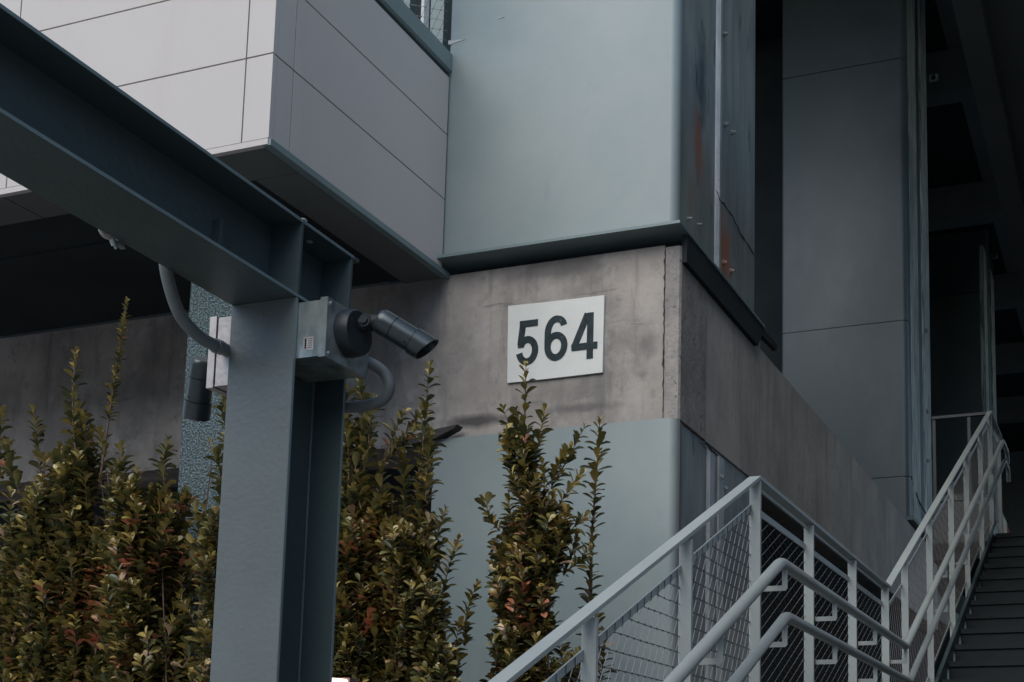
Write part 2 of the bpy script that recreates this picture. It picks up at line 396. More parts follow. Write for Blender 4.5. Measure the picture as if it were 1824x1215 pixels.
bm = bmesh.new(); prism(bm, [(6.31, 4.49), (6.31, 4.65), (8.15, 4.65), (8.15, 4.61), (7.78, 4.59), (7.70, 4.49)], 0, -2.298, -2.268)
obj('edge_angle', bm, M['recess'], c1)
# scuff marks of bare filler on the front plate
for (x, z, w, h) in ((-3.715, 6.03, .11, .016), (-3.42, 6.12, .04, .005)):
    bm = bmesh.new()
    rr = random.Random(int(w * 1000))
    n = 9
    top = [(x - w / 2 + w * i / n, z + h * (1 - (i / n) ** 1.5) * rr.uniform(.6, 1.1)) for i in range(n + 1)]
    bot = [(x - w / 2 + w * i / n, z - h * (1 - i / n) * rr.uniform(.3, 1.3)) for i in range(n, -1, -1)]
    prism(bm, top + bot, 1, 6.2325, 6.2345)
    obj('scuff', bm, M['scuff'], c1)

c1b = thing('steel_column', 'blue-grey steel column below the concrete beam, behind the tall bush', 'column', (-3.04, 7, 0))
bm = bmesh.new(); rounded_front(bm, -3.785, -2.296, 6.245, 6.31, .01, 3.598, .05)
obj('front_plate', bm, M['col_paint'], c1b, smooth='auto')
obj('side_plate', B(-2.45, -2.312, 6.312, 7.75, .01, 3.598), M['col_side'], c1b)
obj('left_plate', B(-3.77, -3.70, 6.312, 7.75, .01, 3.598), M['col_side'], c1b)
obj('edge_strip', B(-2.311, -2.298, 6.318, 6.345, .01, 3.59), M['rust'], c1b)
bm = bmesh.new(); prism(bm, [(-2.311, 6.80), (-2.292, 6.815), (-2.292, 6.895), (-2.311, 6.91)], 2, .01, 3.57)
obj('weld_ridge', bm, M['seam'], c1b)
obj('cover_strip', B(-2.311, -2.30, 7.0, 7.10, .01, 3.58), M['seam'], c1b, bevel=.003)
for p in ((7.04, 3.46), (7.12, 3.41)): bolt(c1b, (-2.31, *p), .018)
crackline(c1b, [(-2.296, 6.72, 3.585), (-2.291, 6.82, 3.57), (-2.29, 6.93, 3.56)], 'scratch', .008)
bolt(c1b, (-2.31, 7.48, 3.50), .018)

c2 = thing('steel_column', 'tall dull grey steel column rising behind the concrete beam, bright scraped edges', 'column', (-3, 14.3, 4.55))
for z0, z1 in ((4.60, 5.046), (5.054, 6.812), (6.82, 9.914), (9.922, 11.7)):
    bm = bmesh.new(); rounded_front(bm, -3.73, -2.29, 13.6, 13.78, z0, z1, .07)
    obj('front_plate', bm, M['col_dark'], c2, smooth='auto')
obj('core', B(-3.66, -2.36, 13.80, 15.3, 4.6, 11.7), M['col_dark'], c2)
obj('side_plate', B(-2.36, -2.325, 13.80, 15.29, 4.6, 11.7), M['dark_steel'], c2)
bm = bmesh.new(); prism(bm, [(-2.324, 13.90), (-2.302, 13.92), (-2.298, 14.40), (-2.324, 14.43)], 2, 4.62, 11.7)
obj('weld_ridge', bm, M['streaky'], c2)
bm = bmesh.new(); prism(bm, [(-2.324, 14.79), (-2.302, 14.82), (-2.298, 15.24), (-2.324, 15.28)], 2, 4.62, 11.7)
obj('edge_strip', bm, M['streaky'], c2)
for z in (5.55, 6.15, 7.15): bolt(c2, (-2.30, 14.9, z), .03)
obj('base_plate', B(-2.8, -2.24, 13.52, 15.2, 4.545, 4.585), M['col_dark'], c2, bevel=.004)
crackline(c2, [(-2.289, 13.68, 5.05), (-2.32, 13.95, 5.03), (-2.28, 14.2, 4.88), (-2.27, 15.0, 4.80), (-2.27, 15.2, 4.7)], 'scratch', .012)

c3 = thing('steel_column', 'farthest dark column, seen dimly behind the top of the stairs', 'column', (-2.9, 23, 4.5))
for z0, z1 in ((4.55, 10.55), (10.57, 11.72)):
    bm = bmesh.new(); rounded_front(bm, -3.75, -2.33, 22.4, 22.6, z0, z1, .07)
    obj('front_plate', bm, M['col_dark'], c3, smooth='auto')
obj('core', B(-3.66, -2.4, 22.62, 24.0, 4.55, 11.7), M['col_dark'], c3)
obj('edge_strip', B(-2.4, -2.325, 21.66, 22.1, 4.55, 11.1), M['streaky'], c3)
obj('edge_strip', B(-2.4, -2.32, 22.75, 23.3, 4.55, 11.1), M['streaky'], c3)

# textured column behind the post
tc_ = thing('textured_column', 'narrow column with rough dark blue stucco behind the steel post', 'column', (-4.2, 5.2, 0))
bm = bmesh.new(); box(bm, -4.462, -3.95, 5.0, 5.45, .01, 4.30)
obj('stucco_face', bm, M['stucco'], tc_, bevel=.006)

# ================================================================ PANELLED BOX (upper left)
pb = thing('panelled_balcony', 'off-white panelled balcony front with fine joints, top left', 'balcony', (-7, 5, 4.6))
X0 = -3.75; Yf = 4.644; G = .004
rows = [(4.615, 5.034), (5.042, 5.436), (5.444, 5.80)]
colsx = [(-3.899, -3.75), (-5.345, -3.907), (-6.79, -5.353), (-8.24, -6.80), (-9.7, -8.25), (-11.2, -9.71)]
for z0, z1 in rows:
    for i, (x0, x1) in enumerate(colsx):
        bm = B(x0 + G * 0, x1, Yf, Yf + .03, z0, z1)
        obj('panel', bm, M['white_panel'], pb, bevel=.0025)
    obj('panel', B(X0 - .03, X0 - .001, Yf + .032, 4.797, z0, z1), M['white_panel'], pb, bevel=.002)
    obj('panel', B(X0 - .03, X0 - .001, 4.805, 6.225, z0, z1), M['white_panel'], pb, bevel=.002)
obj('joint_backing', B(-11.2, X0 - .034, Yf + .032, 6.22, 4.62, 5.80), M['joint'], pb)
obj('drip_trim', B(-11.2, X0 - .002, Yf - .002, Yf + .026, 4.582, 4.611), M['white_panel'], pb, bevel=.002)
obj('drip_trim', B(X0 - .03, X0 + .012, Yf + .003, 6.295, 4.578, 4.611), M['trim'], pb, bevel=.002)
bm = bmesh.new(); prism(bm, [(-3.80, 5.83), (-3.752, 5.83), (-3.738, 5.842), (-3.738, 5.948), (-3.80, 5.955)], 1, 4.60, 6.232)
obj('coping', bm, M['trim'], pb, bevel=.004)
obj('coping', B(-11.2, -3.801, 4.60, 4.70, 5.83, 5.953), M['trim'], pb, bevel=.004)
obj('coping_backing', B(-11.1, -3.77, 4.68, 6.22, 5.801, 5.829), M['joint'], pb)
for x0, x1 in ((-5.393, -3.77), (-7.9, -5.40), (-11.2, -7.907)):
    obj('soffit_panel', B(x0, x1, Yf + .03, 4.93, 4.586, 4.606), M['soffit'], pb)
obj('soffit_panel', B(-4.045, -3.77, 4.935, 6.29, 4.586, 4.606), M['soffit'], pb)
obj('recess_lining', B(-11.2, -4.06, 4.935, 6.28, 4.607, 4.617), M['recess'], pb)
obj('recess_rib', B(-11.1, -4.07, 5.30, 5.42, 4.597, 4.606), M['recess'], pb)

# balcony guard above the coping
def net(name, parent, us, vs_fn, plane, ang, sp, r=.0012, knots=True, thin=False):
    """diamond cable net in the plane x=plane; us=(y0,y1); vs_fn=(slope, z_bottom_at_y0, z_top_at_y0); ang=(a1,a2) wire directions in degrees"""
    y0, y1 = us; sl, zb, zt = vs_fn
    H = zt - zb; W = y1 - y0
    fams = []
    for a, spc in zip(ang, sp):
        dy, dz = math.cos(math.radians(a)), math.sin(math.radians(a))
        fams.append((dy, dz - sl * dy, spc))
    def clip(u, v, du, dv):
        t0, t1 = -1e9, 1e9
        for p, d, lo, hi in ((u, du, 0, W), (v, dv, 0, H)):
            if abs(d) < 1e-9:
                if p < lo or p > hi: return None
                continue
            a, b = (lo - p) / d, (hi - p) / d
            if a > b: a, b = b, a
            t0, t1 = max(t0, a), min(t1, b)
        return (t0, t1) if t1 - t0 > .01 else None
    segs = [[], []]
    for f, (du, dv, spc) in enumerate(fams):
        nl = math.hypot(du, dv); nu, nv = -dv / nl, du / nl
        K = int((W + H) / spc) + 2
        for k in range(-K, K):
            c = clip(nu * k * spc, nv * k * spc, du, dv)
            if c:
                u0, v0 = nu * k * spc + du * c[0], nv * k * spc + dv * c[0]
                u1, v1 = nu * k * spc + du * c[1], nv * k * spc + dv * c[1]
                segs[f].append(((u0, v0), (u1, v1)))
    def W3(u, v, off=0): return (plane + off, y0 + u, zb + v + sl * u)
    bmA, bmB = bmesh.new(), bmesh.new()
    rr = random.Random(7)
    for f, bmx in ((0, bmA), (1, bmB)):
        for (a, b) in segs[f]:
            n = 6; L = []
            for i in range(n + 1):
                t = i / n
                wob = 0 if i in (0, n) else rr.uniform(-.0007, .0007)
                L.append(W3(a[0] + (b[0] - a[0]) * t + wob, a[1] + (b[1] - a[1]) * t + wob, .0008 if f else -.0008))
            tube(bmx, L, r, 4, False)
    if knots:
        for (a, b) in segs[0]:
            for (c, d) in segs[1]:
                r1 = (b[0] - a[0], b[1] - a[1]); s1 = (d[0] - c[0], d[1] - c[1])
                den = r1[0] * s1[1] - r1[1] * s1[0]
                if abs(den) < 1e-9: continue
                t = ((c[0] - a[0]) * s1[1] - (c[1] - a[1]) * s1[0]) / den
                q = ((c[0] - a[0]) * r1[1] - (c[1] - a[1]) * r1[0]) / den
                if 0 < t < 1 and 0 < q < 1:
                    p = Vector(W3(a[0] + r1[0] * t, a[1] + r1[1] * t))
                    k = r * 2.1
                    dd = Vector((0, r1[0], r1[1] + sl * r1[0])).normalized() * k * 1.6
                    tube(bmB, [p - dd * .8, p + dd * .8], k * .85, 4)
    o1 = obj('wire', bmA, M['cable'], parent); o1['kind'] = 'stuff'
    o2 = obj('wire', bmB, M['cable_dark'], parent); o2['kind'] = 'stuff'
    return o1
bg = thing('balcony_guard', 'cable net guard with pale uprights above the balcony coping', 'guard', (-3.78, 5.6, 5.96))
obj('upright', B(-3.835, -3.815, 5.797, 5.812, 5.956, 7.0), M['rail'], bg)
obj('upright', B(-3.84, -3.82, 6.034, 6.088, 5.956, 7.0), M['sign_white'], bg)
obj('top_rail', B(-3.86, -3.79, 4.7, 6.22, 7.0, 7.02), M['rail'], bg)
net('wire', bg, (4.75, 6.22), (0, 5.97, 6.99), -3.775, (27, 64), (.055, .055), .0014)
lv = thing('louvre_panel', 'slate panels set back behind the balcony cable net', 'panel', (-4.3, 6.3, 4.6))
obj('panel', B(-4.142, -4.045, 6.62, 6.70, 4.61, 7.4), M['trim'], lv)
obj('panel', B(-4.362, -4.298, 6.62, 6.70, 4.61, 7.4), M['trim'], lv)
obj('backing', B(-8, -3.78, 7.0, 7.1, 4.61, 9), M['recess'], lv)

# ================================================================ HOUSE NUMBER SIGN
sg = thing('number_sign', 'white painted house number sign reading 564 on the concrete', 'sign', (-3.04, 6.29, 4.12))
bm = bmesh.new(); prism(bm, [(-3.336, 3.903), (-3.1, 3.902), (-2.748, 3.905), (-2.747, 4.1), (-2.746, 4.35), (-3.05, 4.353), (-3.344, 4.36)], 1, 6.2845, 6.2985)
obj('plate', bm, M['sign_white'], sg, bevel=.0015)
def stroke(bm, pts, w, y0, y1):
    P = [Vector(p) for p in pts]; P = [p for i, p in enumerate(P) if i == 0 or (p - P[i - 1]).length > .004]; L, Rr = [], []
    for i, p in enumerate(P):
        d1 = (P[i] - P[i - 1]).normalized() if i > 0 else (P[1] - P[0]).normalized()
        d2 = (P[i + 1] - P[i]).normalized() if i < len(P) - 1 else d1
        n1 = Vector((-d1.y, d1.x)); n2 = Vector((-d2.y, d2.x))
        m = (n1 + n2).normalized(); k = (w / 2) / max(.35, m.dot(n1))
        L.append(p + m * k); Rr.append(p - m * k)
    for i in range(len(P) - 1):
        q = [L[i], Rr[i], Rr[i + 1], L[i + 1]]
        prism(bm, [(a.x, a.y) for a in q], 1, y0, y1)
def arc(cx, cz, rx, rz, a0, a1, n=14):
    return [(cx + rx * math.cos(math.radians(a0 + (a1 - a0) * i / n)), cz + rz * math.sin(math.radians(a0 + (a1 - a0) * i / n))) for i in range(n + 1)]
w = .038
H = .265
def digit(name, ox, oz, strokes):
    bm = bmesh.new()
    for i, st in enumerate(strokes):
        ww = st[1] if len(st) == 2 and isinstance(st[1], float) else w
        ps = st[0] if len(st) == 2 and isinstance(st[1], float) else st
        stroke(bm, [(ox + a, oz + b) for a, b in ps], ww, 6.2805 - .0004 * i, 6.2838)
    return obj('digit', bm, M['sign_black'], sg)
digit('digit', -3.283, 3.992, [[(.018, .247), (.132, .247)],
      [(.037, .23), (.026, .125)],
      [(.010, .128)] + [(.034, .128)] + arc(.070, .088, .049, .0655, 142, -90, 18) + arc(.070, .088, .051, .0655, -90, -168, 7)])
digit('digit', -3.105, 4.0, [arc(.070, .200, .047, .046, 8, 90, 8) + arc(.070, .165, .052, .081, 90, 180, 9) + [(.018, .10)] + arc(.070, .088, .052, .0675, 180, 360, 16), arc(.070, .088, .052, .0675, 360, 340, 2)[::-1] + arc(.070, .088, .052, .062, 0, 168, 14)[1:]])
digit('digit', -2.938, 3.992, [[(.112, .0), (.112, .266)], [(.095, .262), (.014, .070)], [(.0, .074), (.157, .074)]])

# ================================================================ STEEL POST AND CANOPY BEAM
sp_ = thing('steel_post', 'slate painted steel I-section post in the foreground, thick brushed paint', 'post', (-2.562, 3.32, 0))
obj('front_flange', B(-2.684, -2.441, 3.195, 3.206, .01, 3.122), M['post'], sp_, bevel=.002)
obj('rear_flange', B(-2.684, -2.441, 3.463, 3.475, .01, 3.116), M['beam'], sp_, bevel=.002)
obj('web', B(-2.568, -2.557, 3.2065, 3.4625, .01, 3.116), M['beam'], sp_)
for _y, _r in ((3.4595, .0035), (3.2095, .003)):
    bm = bmesh.new(); cyl(bm, (-2.5555, _y, .02), (-2.5555, _y, 3.11), _r, 8); obj('weld_bead', bm, M['post'] if _y > 3.3 else M['beam'], sp_)
bm = bmesh.new(); cyl(bm, (-2.5635, 3.2, 3.116), (-2.45, 3.2, 3.116), .004, 8)
obj('weld_bead', bm, M['beam'], sp_)

d = Vector((.0147, .9995, -.0277)).normalized()
xx = Vector((1, 0, 0)); xx = (xx - d * xx.dot(d)).normalized(); zz = xx.cross(d).normalized()
BM = Matrix(((xx.x, d.x, zz.x, -2.5625), (xx.y, d.y, zz.y, 3.2), (xx.z, d.z, zz.z, 3.124), (0, 0, 0, 1)))
cb = thing('canopy_beam', 'slate steel I-beam running overhead from upper left onto the post', 'beam', (-2.5625, 3.2, 3.124))
def bb(name, x0, x1, y0, y1, z0, z1, m='beam', bev=.002):
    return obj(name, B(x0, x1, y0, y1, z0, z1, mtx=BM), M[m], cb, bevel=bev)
Ls = -4.5
bb('bottom_flange', -.121, .121, Ls, .278, 0, .012)
bb('top_flange', -.121, .121, Ls, .308, .247, .259)
bb('web', -.005, .005, Ls, .278, .0125, .2465)
for y in (0.0, .264):
    bb('stiffener', .0055, .121, y, y + .011, .0125, .2465, bev=.001)
    bb('stiffener', -.121, -.0055, y, y + .011, .0125, .2465, bev=.001)
bb('stiffener', .0055, .034, -.26, -.248, .0125, .15, bev=.001)
bm = bmesh.new(); cyl(bm, (.06, .12, .2468), (.06, .12, .2445), .010, 18); bmesh.ops.transform(bm, matrix=BM, verts=bm.verts)
obj('pale_disc', bm, M['galv_pale'], cb)  # small pale disc under the top flange
bm = bmesh.new(); tube(bm, [(.121, 0, .259), (.121, .012, .262), (.121, .02, .259)], .004, 6); bmesh.ops.transform(bm, matrix=BM, verts=bm.verts)
obj('weld_bead', bm, M['rail'], cb)

for z_ in (.001, .248):  # thin lighter strips; the flange edge highlight is put into their colour
    bb('flange_highlight', .1212, .1222, Ls, .277, z_, z_ + .010, 'trim', 0)
obj('flange_highlight', B(-2.4408, -2.4398, 3.1955, 3.2055, .02, 3.12), M['trim'], sp_)
obj('flange_highlight', B(-2.4408, -2.4398, 3.4635, 3.4745, .02, 3.11), M['trim'], sp_)
# small pale clamp hanging from the beam's left edge
cl = thing('conduit_clamp', 'small pale conduit clamp hanging from the left edge of the beam', 'clamp', (-2.70, 2.7, 3.14))
bm = bmesh.new(); tube(bm, bez([(-2.70, 2.655, 3.172), (-2.70, 2.660, 3.148), (-2.70, 2.676, 3.136), (-2.70, 2.705, 3.140), (-2.69, 2.716, 3.143)], 6), .0068, 12)
obj('elbow', bm, M['galv_pale'], cl, smooth=True)
bm = bmesh.new(); cyl(bm, (-2.70, 2.702, 3.139), (-2.70, 2.714, 3.124), .0085, 12); cyl(bm, (-2.70, 2.715, 3.123), (-2.70, 2.722, 3.117), .0045, 10)
obj('nut', bm, M['galv'], cl, smooth='auto')
bm = bmesh.new(); prism(bm, [(2.715, 3.128), (2.745, 3.124), (2.735, 3.142), (2.715, 3.146)], 0, -2.705, -2.688)
obj('clip', bm, M['hose'], cl)

# ================================================================ JUNCTION BOXES, SPOTLIGHTS, CONDUITS
jb = thing('junction_box', 'galvanised steel junction box on the right side of the post', 'junction box', (-2.42, 3.31, 2.93))
obj('body', B(-2.552, -2.357, 3.2085, 3.425, 2.928, 3.108), M['galv'], jb, bevel=.002)
obj('cover', B(-2.356, -2.330, 3.203, 3.431, 2.922, 3.114), M['galv'], jb, bevel=.002)
for y, z in ((3.222, 3.098), (3.222, 2.938), (3.412, 2.938), (3.412, 3.098)):
    bm = bmesh.new(); cyl(bm, (-2.330, y, z), (-2.3255, y, z), .006, 14); box(bm, -2.3254, -2.3246, y - .0045, y + .0045, z - .0008, z + .0008)
    obj('screw', bm, M['screw'], jb)
obj('sticker', B(-2.415, -2.379, 3.2075, 3.2083, 2.95, 2.992), M['galv_pale'], jb)
obj('printed_mark', B(-2.410, -2.404, 3.2067, 3.2073, 2.955, 2.988), M['black'], jb)
for k in range(5):
    obj('printed_mark', B(-2.398, -2.383, 3.2067, 3.2073, 2.957 + k * .007, 2.9585 + k * .007), M['dark_steel'], jb)

jl = thing('junction_box', 'pale galvanised junction box half hidden on the left side of the post', 'junction box', (-2.72, 3.31, 2.89))
obj('body', B(-2.744, -2.60, 3.2085, 3.425, 2.868, 3.095), M['galv_pale'], jl, bevel=.002)
obj('gasket', B(-2.7485, -2.7445, 3.212, 3.422, 2.873, 3.091), M['black'], jl)
obj('cover', B(-2.775, -2.749, 3.205, 3.43, 2.864, 3.10), M['galv_pale'], jl, bevel=.003)

def barrel_fixture(name, label, base, rear, front, hood_sign):  # knuckle-mounted bullet spotlight with a slanted glare hood
    t = thing(name, label, 'camera', base)  # these fixtures are bullet spotlights, not cameras
    rear, front = Vector(rear), Vector(front)
    ax = (front - rear).normalized(); L = (front - rear).length
    def ring(bm, a, b, r1, r2=None): tube(bm, [rear + ax * a * L, rear + ax * b * L], r1, 40, True, [r1, r2 or r1])
    bm = bmesh.new()
    tube(bm, [rear, rear + ax * .006, rear + ax * .02, rear + ax * L * .30], .04, 40, True, [.033, .038, .0405, .0405])
    obj('rear_cap', bm, M['black_sheen'], t, smooth='auto')
    bm = bmesh.new(); ring(bm, .302, .312, .0385)
    obj('groove', bm, M['black'], t, smooth='auto')
    bm = bmesh.new(); ring(bm, .314, .70, .0405)
    obj('barrel', bm, M['black_sheen'], t, smooth='auto')
    bm = bmesh.new(); ring(bm, .702, .712, .0385); obj('groove', bm, M['black'], t, smooth='auto')
    # hood: tube with a slanted mouth and real wall thickness
    side = ax.cross(Vector((0, 0, 1))).normalized(); up = side.cross(ax).normalized()
    bm = bmesh.new(); n = 48; A, Bq, Cq, D = [], [], [], []
    for k in range(n):
        a = 2 * math.pi * k / n
        q = side * math.cos(a) + up * math.sin(a)
        ext = L * (1.0 + .09 * math.sin(a) * hood_sign)
        A.append(bm.verts.new(rear + ax * L * .714 + q * .0445)); Bq.append(bm.verts.new(rear + ax * ext + q * .0445))
        Cq.append(bm.verts.new(rear + ax * ext + q * .040)); D.append(bm.verts.new(rear + ax * L * .714 + q * .040))
    for P_, Q_ in ((A, Bq), (Bq, Cq), (Cq, D), (D, A)):
        for k in range(n):
            j = (k + 1) % n; bm.faces.new((P_[k], P_[j], Q_[j], Q_[k]))
    obj('hood', bm, M['black_sheen'], t, smooth='auto')
    bm = bmesh.new(); ring(bm, .74, .77, .0385); obj('lens', bm, M['lens'], t, smooth='auto')
    for sg_ in (-.35, -.9):
        q = (side * math.cos(sg_ * 3) * -1 + up * math.sin(sg_)).normalized()
        bm = bmesh.new(); c = rear + ax * L * .64 + q * .0400; cyl(bm, c, c + q * .0018, .0045, 12); obj('screw', bm, M['black'], t)
    return t, rear, ax, L
t, rear, ax, L = barrel_fixture('bullet_spotlight', 'black cylindrical bullet spotlight angled down over the wall, on the right of the post', (-2.33, 3.31, 3.03),
                                (-2.222, 3.318, 3.069), (-2.087, 3.392, 2.981), 1)
bm = bmesh.new(); tube(bm, [(-2.3295, 3.312, 3.030), (-2.322, 3.312, 3.030), (-2.292, 3.312, 3.030), (-2.284, 3.312, 3.030)], .07, 56, True, [.074, .076, .0735, .069])
obj('mount_base', bm, M['black'], t, smooth='auto')
bm = bmesh.new(); tube(bm, [(-2.2838, 3.325, 3.062), (-2.262, 3.325, 3.064)], .022, 28, True, [.026, .022]); obj('knuckle_socket', bm, M['black'], t, smooth='auto')
bm = bmesh.new()
tube(bm, [(-2.262, 3.302, 3.066), (-2.262, 3.348, 3.066)], .0225, 28); obj('knuckle', bm, M['black'], t, smooth='auto')
bm = bmesh.new(); tube(bm, [(-2.262, 3.301, 3.066), (-2.262, 3.296, 3.066)], .013, 6); obj('hex_screw', bm, M['black_sheen'], t)
bm = bmesh.new(); tube(bm, [(-2.256, 3.327, 3.066), (-2.205, 3.328, 3.060)], .024, 20); obj('neck', bm, M['black'], t, smooth='auto')
for dy, dz in ((-.045, .03), (.045, -.03)):
    bm = bmesh.new(); cyl(bm, (-2.2838, 3.312 + dy, 3.03 + dz), (-2.2825, 3.312 + dy, 3.03 + dz), .005, 12); obj('screw', bm, M['black_sheen'], t)

t2, r2, a2, L2 = barrel_fixture('bullet_spotlight', 'black cylindrical bullet spotlight hanging straight down left of the post', (-2.80, 3.31, 3.0),
                                (-2.861, 3.284, 2.995), (-2.935, 3.350, 2.824), 0)
bm = bmesh.new(); tube(bm, [(-2.776, 3.315, 2.995), (-2.80, 3.315, 2.995)], .06, 40, True, [.068, .062]); obj('mount_base', bm, M['black'], t2, smooth='auto')
bm = bmesh.new(); tube(bm, [(-2.80, 3.315, 3.01), (-2.83, 3.315, 3.015), (-2.852, 3.315, 2.995)], .02, 20); obj('neck', bm, M['black'], t2, smooth='auto')
bm = bmesh.new(); tube(bm, [(-2.83, 3.285, 3.018), (-2.83, 3.345, 3.018)], .023, 24); obj('knuckle', bm, M['black'], t2, smooth='auto')

def hose(name, label, pts, r, fit_end, corrugate=True):
    t = thing(name, label, 'conduit', pts[0])
    P = bez(pts, 12)
    # resample densely for the corrugation
    dist = [0]
    for a, b in zip(P[:-1], P[1:]): dist.append(dist[-1] + (b - a).length)
    tot = dist[-1]; step = .0034; n = int(tot / step); out = []; rad = []
    j = 0
    for i in range(n + 1):
        s_ = i * tot / n
        while j < len(P) - 2 and dist[j + 1] < s_: j += 1
        tt = (s_ - dist[j]) / max(1e-9, dist[j + 1] - dist[j])
        out.append(P[j].lerp(P[j + 1], min(1, tt))); rad.append(r * (1.0 if i % 2 else .90))
    bm = bmesh.new(); tube(bm, out, r, 20, True, rad)
    obj('hose', bm, M['hose'], t, smooth=True)
    for (p, q, rr) in fit_end:
        bm = bmesh.new(); tube(bm, [p, q], rr, 24); obj('fitting', bm, M['hose'], t, smooth='auto', bevel=0)
    return t
hose('flex_conduit', 'grey ribbed conduit dropping from the beam into the left junction box',
     [(-2.702, 2.895, 3.30), (-2.702, 2.905, 3.20), (-2.702, 2.932, 3.105), (-2.702, 2.990, 3.020), (-2.702, 3.075, 2.983), (-2.702, 3.150, 2.978)], .0195,
     [((-2.702, 3.150, 2.978), (-2.702, 3.176, 2.980), .0235), ((-2.702, 3.1765, 2.980), (-2.702, 3.208, 2.981), .0205)])
hose('flex_conduit', 'grey ribbed conduit looping from the right junction box back round the post',
     [(-2.37, 3.43, 2.985), (-2.35, 3.47, 2.99), (-2.315, 3.50, 2.965), (-2.296, 3.51, 2.915), (-2.325, 3.515, 2.875), (-2.39, 3.515, 2.862), (-2.46, 3.51, 2.862), (-2.54, 3.505, 2.865)], .0195,
     [((-2.372, 3.426, 2.985), (-2.36, 3.445, 2.987), .023)])

# ================================================================ STAIRS
st = thing('staircase', 'dark steel staircase climbing away behind the guard rail', 'stairs', (-.35, 3, 0))
SL = .474; RISE = .127; RUN = RISE / SL
zt = 1.478
for k in range(11):      # lower flight, up to the landing at y = 3.62
    z = zt - RISE * (k + 1); y1 = 3.62 - RUN * k; y0 = y1 - RUN
    if z < .02: break
    bm = bmesh.new(); box(bm, -1.03, .43, y0 - .02, y1, z - .03, z); box(bm, -1.03, .43, y1 - .012, y1 + .0, z + .001, z + RISE - .032)
    obj('step', bm, M['step'], st, bevel=.003)
obj('landing', B(-1.04, .43, 3.622, 5.76, zt - .12, zt), M['step'], st)
for k in range(17):
    z = zt + RISE * (k + 1); y0 = 5.78 + RUN * k
    bm = bmesh.new(); box(bm, -1.03, .43, y0 - .025, y0 + RUN - .03, z - .032, z); box(bm, -1.03, .43, y0 - .012, y0, z - RISE + .001, z - .033)
    obj('step', bm, M['step'], st, bevel=.003)
zu = zt + RISE * 17
obj('upper_landing', B(-1.56, .43, 5.78 + RUN * 17 - .02, 13.4, zu - .14, zu - .001), M['step'], st)
bm = bmesh.new()
prism(bm, [(5.70, 1.35), (5.70, 1.60), (10.32, 1.60 + SL * 4.62), (10.32, 1.30 + SL * 4.62)], 0, -1.062, -1.04)
obj('stringer', bm, M['beam'], st)
bm = bmesh.new(); prism(bm, [(3.62, 1.30), (3.62, 1.52), (.6, 1.52 - SL * 3.02), (.6, 1.27 - SL * 3.02)], 0, -1.062, -1.04)
obj('stringer', bm, M['beam'], st)
obj('landing_edge', B(-1.062, -1.041, 3.621, 5.699, 1.28, 1.52), M['beam'], st)

# ---- guard rail
gr = thing('guard_rail', 'pale slate steel guard rail with cable net infill along stairs and landing', 'railing', (-1.08, 3.64, 0))
xr = -1.08; hw = .0185
def gz(y):   # top of the rail
    if y < 3.637: return 2.556 + SL * (y - 3.637)
    if y < 5.763: return 2.553
    return min(2.553 + SL * (y - 5.763), 4.705)
def flat_run(name, y0, z0, y1, z1, th, w, m='rail', x=xr, parent=gr, bev=.0015):
    bm = bmesh.new(); prism(bm, [(y0, z0), (y1, z1), (y1, z1 - th), (y0, z0 - th)], 0, x - w, x + w)
    return obj(name, bm, M[m], parent, bevel=bev)
flat_run('top_rail', 1.0, gz(1.0), 3.637, gz(3.636), .011, hw)
flat_run('top_rail', 3.638, 2.556, 5.763, 2.553, .011, hw)
flat_run('top_rail', 5.764, 2.553, 10.30, 2.553 + SL * 4.536, .011, hw)
flat_run('top_rail', 10.302, 4.703, 11.6, 4.703, .011, hw)
lower_posts = [1.23, 1.83, 2.433, 3.024]; land_posts = [3.642, 4.304, 5.015, 5.715]; up_posts = [6.235, 7.037, 7.929, 8.708, 9.576, 10.29, 10.95]
def base(y):
    if y < 3.62: return 1.46 + SL * (y - 3.637) - .05
    if y < 5.77: return 1.30
    return min(1.48 + SL * (y - 5.763) - .02, 3.60)
for y in lower_posts + land_posts + up_posts:
    top = gz(y - .006) - .014 - (.006 if (y < 3.6 or 5.77 < y < 10.28) else 0)
    bm = B(xr - .017, xr + .017, y - .006, y + .006, base(y), top)
    obj('post', bm, M['rail'], gr, bevel=.0015)
    obj('post_stub', B(xr - .009, xr + .009, y - .005, y + .005, top, gz(y - .006) - .0115), M['rail'], gr) if y in land_posts else None
allp = lower_posts + land_posts + up_posts
